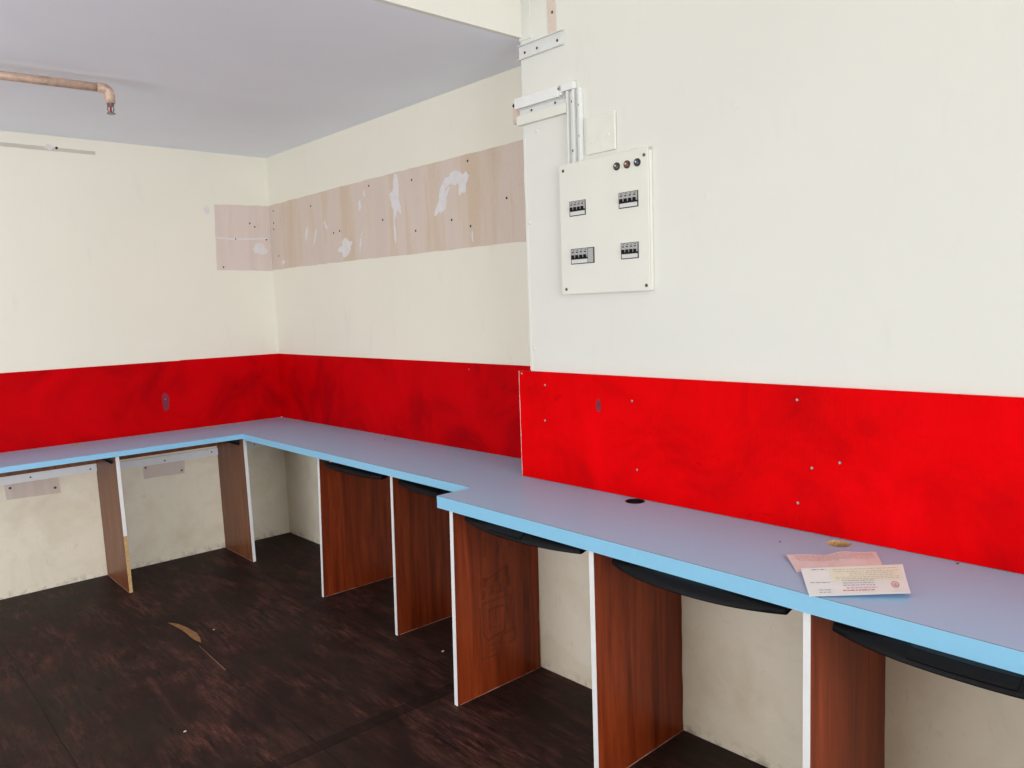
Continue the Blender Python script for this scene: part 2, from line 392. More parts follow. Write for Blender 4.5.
eb([(XL + 0.002, -wA), (xBf(wA), -wA)], CT - TA, CT)
eb([(xBf(wA), -wA), (xBf(S), -S)], CT - TB, CT)
eb([(xBf(S), -S), (-wC, -S)][::1], CT - TC, CT)
eb([(-wC, -S), (-wC, -5.4)], CT - TC, CT)
# black cable grommet in the nearer run
b = bmesh.new()
N = 28
for k in range(N):
    t0, t1 = 2 * math.pi * k / N, 2 * math.pi * (k + 1) / N
    prof = [(0.0310 - 0.0005, CT - 0.02), (0.0305, CT + 0.0004), (0.0322, CT + 0.0006), (0.0320, CT + 0.0012), (0.026, CT + 0.0012), (0.025, CT - 0.02)]
    q = [[Vector((-0.2075 + r * math.cos(t), -3.026 + r * math.sin(t), z)) for r, z in prof] for t in (t0, t1)]
    for i in range(len(prof)):
        j = (i + 1) % len(prof); b.faces.new([b.verts.new(v) for v in (q[0][i], q[0][j], q[1][j], q[1][i])])
gr = obj('cable_grommet', b, M['black'], wt); gr['label'] = 'black plastic cable grommet'
b = bmesh.new(); bmesh.ops.create_cone(b, cap_ends=True, segments=24, radius1=0.0249, radius2=0.0249, depth=0.002, matrix=Matrix.Translation((-0.2075, -3.026, CT - 0.006)))
obj('grommet_cap', b, M['black'], gr)
# dark rim of the far cable hole
b = bmesh.new(); bmesh.ops.create_cone(b, cap_ends=True, segments=24, radius1=0.0298, radius2=0.0298, depth=0.004, matrix=Matrix.Translation((-0.04, -1.300, CT - 0.004)))
o = obj('hole_ring', b, M['dark'], wt)
b = bmesh.new(); bmesh.ops.create_cone(b, cap_ends=True, segments=24, radius1=0.0262, radius2=0.0262, depth=0.004, matrix=Matrix.Translation((-0.0375, -1.300, CT - 0.0022)))
o = obj('hole_cap', b, M['top'], wt)
# screws and holes in the top
mT = lambda s, z, o: Vector((s, z, CT + o))
for x, y, r, mt in ((-0.292, -3.589, 0.0035, 'hole'), (-0.170, -3.982, 0.004, 'hole'), (-0.30, -3.615, 0.0018, 'smear')):
    b = bmesh.new(); disc(b, mT, x, y, 0.0001, 0.0006, r); obj('screw_hole' if mt == 'hole' else 'paint_fleck', b, M[mt], wt)
b = bmesh.new(); disc(b, mT, -0.012, -0.014, 0.0001, 0.006, 0.006, 8, True); obj('filler_lump', b, M['smear'], wt)
# small bent brass nail under the front edge
b = bmesh.new(); tube(b, [Vector((xBf(1.4) - 0.001, -1.41, CT - TB + 0.004)), Vector((xBf(1.4) - 0.006, -1.415, CT - TB + 0.006)), Vector((xBf(1.4) - 0.007, -1.43, CT - TB + 0.005)), Vector((xBf(1.4) - 0.002, -1.44, CT - TB - 0.002))], 0.0018, 6)
obj('bent_nail', b, M['chip'], wt)

# ---------------------------------------------------------------- dividers under the worktop
TH = 0.017
def divider(wall, s, f, backoff, topz, label, mat, broken=False, lean=0.0, fl=0.0, skew=0.0):
    """a vertical board at right angles to its wall; front edge leans a little"""
    sk = 0.0 if wall == 'A' else skew
    if wall == 'A':
        P = lambda t, d, z: Vector((s + t + lean * z / topz, -d, z))
        base = (s, 0, 0)
    else:
        P = lambda t, d, z: Vector((-d - fl * (z / topz - 0.5), -(s + t) + sk * (1 - (d - backoff) / (f - backoff)), z))
        base = (-backoff, -s, 0)
    e = thing('desk_divider', base, label, 'divider', 'dividers holding up the worktop')
    b0 = (0.001 if wall == 'A' else backoff + 0.001)
    def bx(b, d0, d1, z0, z1, t0=-TH / 2, t1=TH / 2):
        hexa(b, [P(t0, d0, z0), P(t1, d0, z0), P(t1, d1, z0), P(t0, d1, z0), P(t0, d0, z1), P(t1, d0, z1), P(t1, d1, z1), P(t0, d1, z1)])
    # board with a slightly ragged back edge
    b = bmesh.new(); n = 14
    backs = [b0 + (0.0 if i in (0, n) else random.uniform(0, 0.004)) for i in range(n + 1)]
    zs = [0.0005 + (topz - 0.0015) * i / n for i in range(n + 1)]
    side = [P(-TH / 2, backs[i], zs[i]) for i in range(n + 1)] + [P(-TH / 2, f - 0.002, zs[n]), P(-TH / 2, f - 0.002, zs[0])]
    prism(b, side, P(TH / 2, 0, 0) - P(-TH / 2, 0, 0))
    obj('board', b, mat, e)
    b = bmesh.new()
    zb = 0.30 if broken else 0.0005
    bx(b, f - 0.0019, f, zb, topz - 0.001)
    o = obj('edge_band', b, M['band_white'], e); o['label'] = 'white front edge strip'
    if broken:
        b = bmesh.new(); bx(b, f - 0.0019, f - 0.0008, 0.0005, zb - 0.001)
        o = obj('raw_edge', b, M['chip'], e); o['label'] = 'bare wood edge where the strip is missing'
    # worn pale line where board meets floor
    b = bmesh.new()
    t = -1 if wall == 'A' else 1
    kk = 16; ds = [b0 + (f - 0.012 - b0) * k / kk for k in range(kk + 1)]; hs = [0.0014 + random.uniform(-0.0007, 0.0016) for k in range(kk + 1)]
    prism(b, [P(t * TH / 2, d, 0.0005) for d in ds] + [P(t * TH / 2, d, h) for d, h in reversed(list(zip(ds, hs)))], P(t * 0.001, 0, 0) - P(0, 0, 0))
    o = obj('chipped_foot', b, M['red_edge'], e); o['label'] = 'pale chipped bottom edge'
    return e, P
d1, PA = divider('A', -1.070, 0.4044, 0, CT - TA, 'brown divider on the left wall with half its white edge strip missing', M['brown'], True, -0.012)
d2, _ = divider('A', -0.411, 0.4044, 0, CT - TA, 'brown divider with full white edge nearest the corner on the left wall', M['brown'], False, -0.010)
d3, _ = divider('B', 1.1984, 0.3971, -0.019 * 1.1984, CT - TA, 'reddish wooden divider nearest the corner on the recessed right wall', M['wood'], fl=-0.020)
d4, _ = divider('B', 1.8501, 0.3971, -0.019 * 1.85, CT - TA, 'reddish wooden divider just behind the step in the worktop', M['wood'], fl=-0.014)
bk = lambda s: -mD(s, 0, 0).x
d5, P5 = divider('B', 2.5117, 0.5822, bk(2.5117), CT - TC, 'reddish divider at the step, with a faint engraved square design', M['wood'], fl=-0.014, skew=0.005)
d6, _ = divider('B', 3.1722, 0.5822, bk(3.1722), CT - TC, 'reddish wooden divider under the deep worktop below the black grommet', M['wood'], skew=0.009)
d7, _ = divider('B', 3.8159, 0.5822, bk(3.8159), CT - TC, 'reddish wooden divider below the receipts on the deep worktop', M['wood'], skew=0.015)
d8, _ = divider('B', 4.4700, 0.5822, bk(4.47), CT - TC, 'wooden divider under the deep worktop beyond the right edge of view', M['wood'])
d9, _ = divider('B', 5.1200, 0.5822, bk(5.12), CT - TC, 'last wooden divider under the end of the deep worktop', M['wood'])
# drawer rails left on the two left wall dividers
for d, s, sides in ((d1, -1.070, (-1, 1)), (d2, -0.411, (-1, 1))):
    for sd in sides:
        b = bmesh.new()
        x0 = s - 0.011 + sd * TH / 2 + (0.0005 if sd > 0 else -0.0005)
        xa, xb = (x0, x0 + 0.012 * sd)
        box(b, min(xa, xb), max(xa, xb), -0.35 if sd < 0 else -0.33, -0.05, 0.672, 0.676)
        box(b, x0 if sd > 0 else x0 - 0.002, x0 + 0.002 if sd > 0 else x0, -0.35 if sd < 0 else -0.33, -0.05, 0.676, 0.702)
        box(b, min(xa, xb), max(xa, xb), -0.35 if sd < 0 else -0.33, -0.05, 0.702, 0.706)
        o = obj('drawer_rail', b, M['black2'], d); o['label'] = 'black steel drawer rail'
# engraved mark on the divider at the step (outer face)
b = bmesh.new()
def stroke(pts, r=0.0016):
    for (u0, v0), (u1, v1) in zip(pts, pts[1:]):
        a = Vector((-u0, -(2.5117 + TH / 2 + 0.0002), v0)); c = Vector((-u1, -(2.5117 + TH / 2 + 0.0002), v1))
        d = (c - a).normalized(); n = Vector((d.z, 0, -d.x)) * r; a -= d * r; c += d * r
        prism(b, [a + n, c + n, c - n, a - n], Vector((0, -0.0004, 0)))
E5 = lambda px, py: (0.580 - (px - 38) / 470 * 0.62 * 1.6, 0.0)
U0, U1, V0, V1 = 0.470, 0.305, 0.13, 0.335     # left (near) .. right, bottom .. top
def e(u, v): return (U0 + (U1 - U0) * u, V0 + (V1 - V0) * v)
stroke([e(0, .95), e(0, 0), e(.55, 0)]); stroke([e(.08, .45), e(.08, 1), e(.9, 1), e(.95, .35), e(.6, .3)]); stroke([e(.08, .45), e(.2, .3), e(.72, .38), e(.75, .85), e(.25, .85), e(.25, .52), e(.5, .5)])
stroke([e(1, 1.08), e(1, .15), e(.8, .1)]); stroke([e(.45, .85), e(.45, .62)]); stroke([e(.6, .28), e(.6, .1)]); stroke([e(.2, .2), e(.45, .2)]); stroke([e(.2, .1), e(.45, .1)])
for i, (u, v) in enumerate([(.05, 1.2), (.3, 1.25), (.55, 1.22), (.8, 1.3), (.1, 1.42), (.45, 1.45), (.75, 1.5), (.1, 1.95), (.15, 2.15), (.5, 1.95), (.55, 2.2), (.9, 2.0)]):
    stroke([e(u, v), e(u + .12, v + .02), e(u + .10, v - .10), e(u - .02, v - .11)], 0.0012); stroke([e(u + .05, v + .06), e(u + .05, v - .12)], 0.0010)
stroke([e(-.02, 1.33), e(1, 1.62)], 0.0008)
o = obj('engraved_mark', b, plain('engraved_dark_line', (102, 42, 20), 0.6), d5); o['label'] = 'faint engraved square spiral design'

# ---------------------------------------------------------------- keyboard trays
def tray(s0, s1, xf, bow, xb, ztop, label, handle=None, lip=0.022, full=True):
    e = thing('keyboard_tray', (-xb, -(s0 + s1) / 2, ztop - 0.03), label, 'keyboard tray', 'black keyboard trays under the worktop')
    n = 36
    b = bmesh.new(); rows = []
    for i in range(n + 1):
        t = i / n; s = s0 + (s1 - s0) * t; k = math.sin(math.pi * t) ** 0.62 if 0 < t < 1 else 0
        k = 1 - abs(2 * t - 1) ** 2.4
        f = xf + bow * k
        prof = [(xb, ztop - 0.014), (xb, ztop - 0.018), (f - 0.05, ztop - 0.020), (f - 0.012, ztop - 0.030), (f - 0.003, ztop - 0.030), (f, ztop - 0.026),
                (f - 0.003, ztop - 0.016), (f - 0.018, ztop - 0.004), (f - 0.030, ztop), (f - 0.060, ztop - 0.001), (f - 0.068, ztop - 0.014)]
        rows.append([b.verts.new((-x, -s, z)) for x, z in prof])
    m_ = len(rows[0])
    for a, c in zip(rows, rows[1:]):
        for j in range(m_): b.faces.new([a[j], a[(j + 1) % m_], c[(j + 1) % m_], c[j]])
    b.faces.new(rows[0]); b.faces.new(list(reversed(rows[-1])))
    o = obj('tray', b, M['black'], e)
    for p in o.data.polygons: p.use_smooth = len(p.vertices) == 4
    md = o.modifiers.new('es', 'EDGE_SPLIT'); md.split_angle = math.radians(50)
    if handle:
        h0, h1 = handle; b = bmesh.new(); rows = []
        for i in range(13):
            s = h0 + (h1 - h0) * i / 12; t = (s - s0) / (s1 - s0); f = xf + bow * (1 - abs(2 * t - 1) ** 2.4)
            prof = [(f - 0.060, ztop + 0.0005), (f - 0.055, ztop + 0.0008), (f - 0.022, ztop + 0.0006), (f - 0.004, ztop - 0.009), (f + 0.001, ztop - 0.015), (f - 0.001, ztop - 0.018), (f - 0.010, ztop - 0.0125), (f - 0.020, ztop - 0.0015)]
            rows.append([b.verts.new((-x, -s, z)) for x, z in prof])
        m_ = len(rows[0])
        for a, c in zip(rows, rows[1:]):
            for j in range(m_): b.faces.new([a[j], a[(j + 1) % m_], c[(j + 1) % m_], c[j]])
        b.faces.new(rows[0]); b.faces.new(list(reversed(rows[-1])))
        o = obj('wrist_rest', b, M['black'], e); o['label'] = 'raised wrist rest in the tray front'
    for sd, s in ((-1, s0), (1, s1)):
        b = bmesh.new(); ya, yb = -(s + sd * 0.001), -(s + sd * 0.014)
        box(b, -(xf - 0.03), -xb, min(ya, yb), max(ya, yb), ztop - 0.022, ztop - 0.002)
        box(b, -(xf - 0.04), -xb, min(-(s + sd * 0.014), -(s + sd * (0.05 - 0.012))), max(-(s + sd * 0.014), -(s + sd * (0.05 - 0.012))), ztop - 0.012, ztop - 0.008)
        o = obj('slide_rail', b, M['black2'], e); o['label'] = 'black steel slide rail'
    return e
ZT = CT - TC - 0.001
tray(1.262, 1.788, 0.400, 0.040, 0.08, 0.706, 'black keyboard tray in dark bay nearest the corner of the recessed wall')
tray(1.915, 2.440, 0.400, 0.040, 0.08, 0.706, 'black keyboard tray partly hidden behind the step in the worktop', handle=(2.08, 2.24))
tray(2.573, 3.112, 0.565, 0.047, 0.26, ZT, 'black keyboard tray in the bay next to the worktop step, wrist rest showing', handle=(2.735, 2.905))
tray(3.236, 3.757, 0.568, 0.060, 0.26, ZT, 'black bow-fronted keyboard tray between the grommet divider and receipts divider')
tray(3.872, 4.405, 0.578, 0.056, 0.26, ZT, 'large black keyboard tray cut off by the right edge of the photo', handle=(4.045, 4.235))

# ---------------------------------------------------------------- battens and pads on the left wall under the top
def batten(name, s0, s1, z0, z1, o0, o1, mat, label, screws, cat, group, smat='steel_dk'):
    b = bmesh.new(); wbox(b, mA, s0, s1, z0, z1, o0, o1)
    t = tag(obj(name, b, M[mat], bevel=0.0), label, cat, group)
    for s, z in screws: screw(mA, s, z, o1, 0.0045, t, smat)
    return t
batten('white_batten', -4.19, -1.088, 0.586, 0.629, 0.0005, 0.014, 'band_white', 'white screwed batten on the left wall, left of the chipped divider', [(-1.12, 0.603), (-1.40, 0.607), (-1.9, 0.607), (-2.6, 0.607)], 'batten', 'white battens under the worktop')
batten('white_batten', -1.064, -0.428, 0.574, 0.616, 0.0005, 0.014, 'band_white', 'white screwed batten on the left wall between the two brown dividers', [(-0.735, 0.588), (-0.465, 0.598)], 'batten', 'white battens under the worktop')
batten('white_batten', -0.406, -0.12, 0.585, 0.625, 0.0005, 0.014, 'band_white', 'short white batten on the left wall right beside the room corner', [(-0.20, 0.606)], 'batten', 'white battens under the worktop')
for a, c, lab in ((-4.19, -1.088, 'brown ledger strip above the white batten, left of the chipped divider'), (-1.064, -0.428, 'brown ledger strip above the white batten between the two brown dividers')):
    b = bmesh.new(); wbox(b, mA, a, c, 0.631, 0.700, 0.0005, 0.022)
    tag(obj('ledger_strip', b, M['brown']), lab, 'batten', 'brown ledger strips')
p1 = tag(obj('wall_pad', wpoly(mA, [(-1.512, 0.506), (-1.270, 0.499), (-1.278, 0.583), (-1.517, 0.583)], 0.0005, 0.004, 0.002, 0.05), M['bare_pink']), 'pinkish bare rectangle with two screws on left wall, at the left photo edge', 'patch', 'bare rectangles under the worktop')
screw(mA, -1.492, 0.565, 0.004, 0.007, p1, 'steel_dk'); screw(mA, -1.292, 0.531, 0.004, 0.007, p1, 'steel_dk')
p2 = tag(obj('wall_pad', wpoly(mA, [(-0.850, 0.499), (-0.627, 0.496), (-0.621, 0.572), (-0.850, 0.573)], 0.0005, 0.004, 0.002, 0.05), M['bare_pink']), 'pinkish bare rectangle with screws on left wall between the two brown dividers', 'patch', 'bare rectangles under the worktop')
screw(mA, -0.838, 0.562, 0.004, 0.006, p2, 'steel_dk'); screw(mA, -0.642, 0.515, 0.004, 0.006, p2, 'steel_dk')
b = bmesh.new(); disc(b, mA, -1.398, 0.487, 0.0, 0.0008, 0.004, 8); disc(b, mA, -1.45, 0.30, 0.0, 0.0008, 0.003, 8)
# holes in lower walls
hb = bmesh.new(); disc(hb, mD, 3.30, 0.235, 0.0002, 0.001, 0.004, 10)
b.free(); hb.free()

# ---------------------------------------------------------------- scraped patches on the upper walls
pt = tag(obj('bare_patch', wpoly(mA, [(-0.350, 1.673), (-0.0035, 1.668), (-0.0035, 2.066), (-0.338, 2.056)], 0.0002, 0.002, 0.0018, 0.03), M['bare_pink']), 'small bare pinkish patch on the left wall beside the room corner', 'patch')
ln = obj('torn_line', wpoly(mA, [(-0.342, 1.868), (-0.24, 1.862), (-0.12, 1.866), (-0.02, 1.872), (-0.02, 1.864), (-0.13, 1.857), (-0.24, 1.852), (-0.342, 1.860)], 0.002, 0.0026), M['smear'], pt)
o = obj('paint_smear', blob(mA, -0.08, 1.80, 0.05, 0.025, 0.002, 0.0026, 5), M['smear'], pt)
for s, z in ((-0.13, 1.955), (-0.225, 1.858), (-0.03, 1.86), (-0.31, 1.69), (-0.10, 1.935)):
    screw(mA, s, z, 0.002, 0.005, pt, 'hole', 'nail_hole', 0.0008)
o = tag(obj('plaster_chip', blob(mA, -0.385, 2.02, 0.014, 0.022, 0.0002, 0.0018, 9), M['smear']), 'tiny chipped spot left of the small pink patch on the left wall', 'chip')
pb = tag(obj('bare_patch', wpoly(mB, [(0.004, 1.675), (0.9, 1.672), (2.49, 1.661), (2.49, 2.067), (1.7, 2.068), (0.8, 2.070), (0.004, 2.066)], 0.0002, 0.002, 0.0022, 0.05), M['bare']), 'long bare beige band with white smears on the recessed right wall', 'patch')
for i, (s, z, rs, rz, ln_) in enumerate([(1.372, 1.95, 0.045, 0.075, 0), (1.80, 1.975, 0.075, 0.035, 0.2), (1.74, 1.90, 0.035, 0.075, 0.5), (1.88, 1.955, 0.035, 0.055, 0), (0.875, 1.745, 0.055, 0.032, 0.3), (1.345, 1.80, 0.008, 0.06, 0), (1.035, 1.945, 0.014, 0.022, 0), (1.09, 2.0, 0.010, 0.018, 0), (0.46, 1.86, 0.010, 0.05, .4), (0.55, 1.82, 0.008, 0.04, .5), (0.68, 1.88, 0.010, 0.03, -.4), (0.15, 1.71, 0.02, 0.012, 0), (1.03, 1.76, 0.008, 0.05, 0.3), (1.94, 1.705, 0.006, 0.03, 0)]):
    obj('paint_smear', blob(mB, s, z, rs, rz, 0.002, 0.0026 + i * 0.0001, i, ln_, 0.6), M['smear'], pb)
for s, z in [(0.524, 2.006), (0.056, 1.958), (1.132, 2.037), (1.244, 1.854), (0.76, 1.833), (1.925, 2.038), (1.922, 1.983), (1.797, 1.797), (1.519, 1.774), (2.168, 1.849), (1.506, 2.015), (0.824, 1.838), (0.094, 1.755), (0.05, 1.92), (0.06, 2.03), (1.928, 1.757)]:
    screw(mB, s, z, 0.002, 0.0055, pb, 'hole', 'nail_hole', 0.0008)
gs = tag(obj('scraped_strip', wpoly(mA, [(-1.72, 2.279), (-0.959, 2.279), (-0.957, 2.297), (-1.72, 2.300)], 0.0002, 0.0015, 0.001, 0.04), M['grey_strip']), 'narrow grey scraped strip on the left wall just below the ceiling', 'strip')
screw(mA, -1.140, 2.296, 0.0015, 0.007, gs, 'hole', 'drill_hole', 0.0008); obj('paint_smear', blob(mA, -1.175, 2.297, 0.016, 0.011, 0.0015, 0.0022, 4), M['smear'], gs)
for s, z in ((3.377, 1.943), (3.283, 1.701)):
    tag(obj('wall_plug', blob(mD, s, z, 0.006, 0.010, 0.0002, 0.002, int(s * 10)), M['pvc_paint']), 'faint painted-over plug mark, %s of two on the near right wall' % ('upper' if z > 1.8 else 'lower'), 'plug')
for s, z, l in ((2.529, 1.701, 'painted screw head on the projecting wall edge beside the beige band'), (2.533, 1.239, 'painted screw head on the projecting wall edge just above red board'), (2.579, 2.02, 'painted screw head under the horizontal trunking on the right wall')):
    b = bmesh.new(); disc(b, mD, s, z, 0.0032 if s < 2.55 and False else 0.0, 0.005, 0.006, 12, True); tag(obj('painted_screw', b, M['pvc_paint']), l, 'screw')
b = bmesh.new(); wbox(b, mD, 2.649, 2.689, 2.325, 2.99, 0.0002, 0.002)
bs = tag(obj('bare_strip', b, M['bare_pink']), 'narrow vertical pinkish bare strip above the short metal bracket', 'strip')
screw(mD, 2.672, 2.40, 0.002, 0.005, bs, 'steel_dk')

# ---------------------------------------------------------------- trunking
def channel(m, s0, s1, z0, z1, horiz, o0=0.0005, depth=0.014, wall=0.0025):
    b = bmesh.new(); wbox(b, m, s0, s1, z0, z1, o0, o0 + 0.002)
    if horiz:
        wbox(b, m, s0, s1, z0, z0 + wall, o0 + 0.002, o0 + depth); wbox(b, m, s0, s1, z1 - wall, z1, o0 + 0.002, o0 + depth)
    else:
        wbox(b, m, s0, s0 + wall, z0, z1, o0 + 0.002, o0 + depth); wbox(b, m, s1 - wall, s1, z0, z1, o0 + 0.002, o0 + depth)
    return b
t = tag(obj('open_channel', channel(mD, 2.502, 2.724, 2.279, 2.328, True, depth=0.012), M['pvc_open']), 'short open channel with three screws above the cable trunking', 'trunking')
for s in (2.532, 2.594, 2.693): screw(mD, s, 2.301, 0.0025, 0.0048, t, 'steel_dk')
t = thing('cable_trunking', mD(2.60, 2.052, 0), 'three white horizontal trunking runs turning down at the wall corner', 'trunking')
b = bmesh.new(); wbox(b, mD, 2.486, 2.705, 2.109, 2.147, 0.0005, 0.020); wbox(b, mD, 2.716, 2.774, 2.122, 2.147, 0.0005, 0.018); wbox(b, mD, 2.705, 2.716, 2.112, 2.128, 0.0005, 0.018)
obj('upper_cover', b, M['pvc'], t, bevel=0.0015)
obj('channel_base', channel(mD, 2.496, 2.738, 2.084, 2.108, True, depth=0.009), M['pvc_open'], t)
b = bmesh.new(); wbox(b, mD, 2.493, 2.738, 2.050, 2.083, 0.0005, 0.018); obj('lower_cover', b, M['pvc_paint'], t, bevel=0.0015)
screw(mD, 2.704, 2.135, 0.018, 0.005, t, 'steel_dk'); screw(mD, 2.557, 2.096, 0.0025, 0.0045, t, 'steel_dk'); screw(mD, 2.675, 2.097, 0.0025, 0.0045, t, 'steel_dk')
t = thing('cable_trunking', mD(2.76, 1.884, 0), 'two white vertical open trunking channels running down to the switch box', 'trunking')
obj('channel', channel(mD, 2.741, 2.769, 1.872, 2.120, False, depth=0.016), M['pvc'], t)
obj('channel', channel(mD, 2.770, 2.800, 1.876, 2.120, False, depth=0.018), M['pvc'], t)
for s, z in ((2.754, 2.085), (2.785, 2.068), (2.785, 1.966), (2.753, 1.922)): screw(mD, s, z, 0.0025, 0.0045, t, 'steel_dk')
b = bmesh.new(); wbox(b, mD, 2.458, 2.4935, 2.066, 2.139, -0.03, 0.0)
wp = tag(obj('wooden_block', b, plain('raw_pinkish_wood', (206, 186, 172), 0.8, var=0.12)), 'small pinkish wooden block behind the left end of the trunking', 'block')
screw(mD, 2.462, 2.131, 0.0, 0.006, wp, 'hole', 'screw')
b = bmesh.new(); wbox(b, mD, 2.817, 2.943, 1.895, 2.019, 0.0005, 0.008)
pl = tag(obj('blank_cover_plate', b, M['pvc_paint'], bevel=0.003), 'painted-over blank plate beside the vertical trunking above the switch box', 'plate')
screw(mD, 2.84, 1.935, 0.008, 0.006, pl, 'pvc_paint'); screw(mD, 2.915, 1.945, 0.008, 0.006, pl, 'pvc_paint')

mDB = lambda s_, z_, o_: mD(s_ + 0.015, z_ - 0.005, o_ * 0.85)
# ---------------------------------------------------------------- distribution board
db = thing('distribution_board', mDB(2.88, 1.437, 0), 'cream steel switch box with four breaker windows on the right wall', 'switch box')
b = bmesh.new(); wbox(b, mDB, 2.693, 3.067, 1.441, 1.876, 0.0005, 0.016); obj('enclosure', b, M['db'], db)
b = bmesh.new(); wbox(b, mDB, 2.683, 3.065, 1.439, 1.884, 0.0162, 0.021); obj('cover', b, M['db'], db, bevel=0.002)
OC = 0.021
for s, z in ((2.703, 1.862), (3.050, 1.861), (2.704, 1.457), (3.051, 1.456)): screw(mDB, s, z, OC, 0.0055, db, 'steel_dk')
for (s, z), c in zip(((2.941, 1.842), (2.983, 1.842), (3.024, 1.842)), ((70, 62, 52), (120, 70, 52), (48, 62, 78))):
    b = bmesh.new(); disc(b, mDB, s, z, OC, OC + 0.004, 0.0125, 20); o = obj('indicator_lamp', b, M['dark'], db); o['label'] = 'small round indicator lamp'
    b = bmesh.new(); disc(b, mDB, s, z, OC + 0.004, OC + 0.008, 0.0085, 16, True); obj('lens', b, plain('indicator_lens', c, 0.15), o)
    b = bmesh.new(); disc(b, mDB, s - 0.002, z + 0.002, OC + 0.008, OC + 0.0086, 0.003, 10); obj('lens_glint', b, M['label'], o)
def breaker(s0, s1, z0, z1, n=4, blank=0.0):
    b = bmesh.new(); wbox(b, mDB, s0, s1, z0, z1, OC + 0.0002, OC + 0.0012)
    e_ = obj('breaker_row', b, M['dark'], db); e_['label'] = 'row of grey circuit breakers in a window'
    a, c = s0 + 0.004, s1 - 0.003 - blank; w_ = (c - a) / n; hz = z1 - z0
    b = bmesh.new()
    for i in range(n):
        wbox(b, mDB, a + w_ * i + 0.0004, a + w_ * (i + 1) - 0.0004, z0 + hz * 0.42, z1 - 0.002, OC + 0.0012, OC + 0.005)
    obj('breaker_body', b, M['brk'], e_)
    b = bmesh.new(); wbox(b, mDB, a + 0.001, c - 0.001, z0 + 0.003, z0 + hz * 0.30, OC + 0.0012, OC + 0.004); obj('breaker_label', b, M['label'], e_)
    if blank:
        b = bmesh.new(); wbox(b, mDB, c + 0.0015, s1 - 0.005, z0 + 0.003, z1 - 0.003, OC + 0.0012, OC + 0.0035); obj('blanking_plate', b, M['brk'], e_)
    for i in range(n):
        sc = a + w_ * (i + 0.5); b = bmesh.new(); wbox(b, mDB, sc - w_ * 0.26, sc + w_ * 0.26, z0 + hz * 0.34, z0 + hz * 0.58, OC + 0.005, OC + 0.010); obj('toggle', b, M['black'], e_)
        b = bmesh.new(); wbox(b, mDB, sc - w_ * 0.28, sc + w_ * 0.2, z0 + hz * 0.72, z0 + hz * 0.80, OC + 0.005, OC + 0.0054); wbox(b, mDB, sc - w_ * 0.1, sc + w_ * 0.3, z0 + hz * 0.86, z0 + hz * 0.90, OC + 0.005, OC + 0.0054)
        obj('breaker_print', b, M['dark'], e_)
breaker(2.729, 2.803, 1.704, 1.755)
breaker(2.946, 3.025, 1.706, 1.757)
breaker(2.730, 2.837, 1.541, 1.594, 4, 0.026)
breaker(2.951, 3.023, 1.544, 1.596)

# ---------------------------------------------------------------- sprinkler pipe on the ceiling
yp, zp = -1.150, H - 0.045
sp = thing('sprinkler_pipe', (-1.7, yp, zp), 'copper-coloured pipe under the ceiling ending in a small downward sprinkler', 'pipe')
path = [Vector((XL + 0.001, yp + 0.0, zp)), Vector((-2.4, yp - 0.02, zp)), Vector((-1.565, yp - 0.044, zp))]
XE = -1.203
yo = yp - 0.070
b = bmesh.new(); tube(b, path + [Vector((XE - 0.03, yo, zp))], 0.0165, 20); obj('pipe', b, M['copper'], sp, smooth=True)
b = bmesh.new()
el = [Vector((XE - 0.045, yo, zp)), Vector((XE - 0.022, yo, zp))] + [Vector((XE - 0.022 + 0.022 * math.sin(a), yo, zp - 0.022 + 0.022 * math.cos(a))) for a in (0.4, 0.8, 1.2, math.pi / 2)] + [Vector((XE, yo, zp - 0.055))]
tube(b, el, 0.0185, 20); obj('elbow', b, M['copper'], sp, smooth=True)
b = bmesh.new(); tube(b, [Vector((XE, yo, zp - 0.055)), Vector((XE, yo, zp - 0.067))], 0.0125, 16)
hd = obj('sprinkler_head', b, M['brass'], sp)
b = bmesh.new()
for sx in (-1, 1): tube(b, [Vector((XE + sx * 0.009, yo, zp - 0.066)), Vector((XE + sx * 0.012, yo, zp - 0.078)), Vector((XE + sx * 0.004, yo, zp - 0.094))], 0.0022, 8)
obj('frame_arms', b, M['brass'], hd)
b = bmesh.new(); tube(b, [Vector((XE, yo, zp - 0.067)), Vector((XE, yo, zp - 0.092))], 0.0035, 10); obj('bulb', b, M['bulb'], hd)
b = bmesh.new(); tube(b, [Vector((XE, yo, zp - 0.093)), Vector((XE, yo, zp - 0.096))], 0.016, 18); obj('deflector', b, M['brass'], hd)
for xc in (-2.4, -3.4):
    b = bmesh.new(); tube(b, [Vector((xc, yp - 0.02, zp + 0.013)), Vector((xc, yp - 0.02, H))], 0.004, 8); box(b, xc - 0.012, xc + 0.012, yp - 0.0365, yp - 0.0035, zp + 0.012, zp + 0.018); obj('hanger', b, M['steel'], sp)

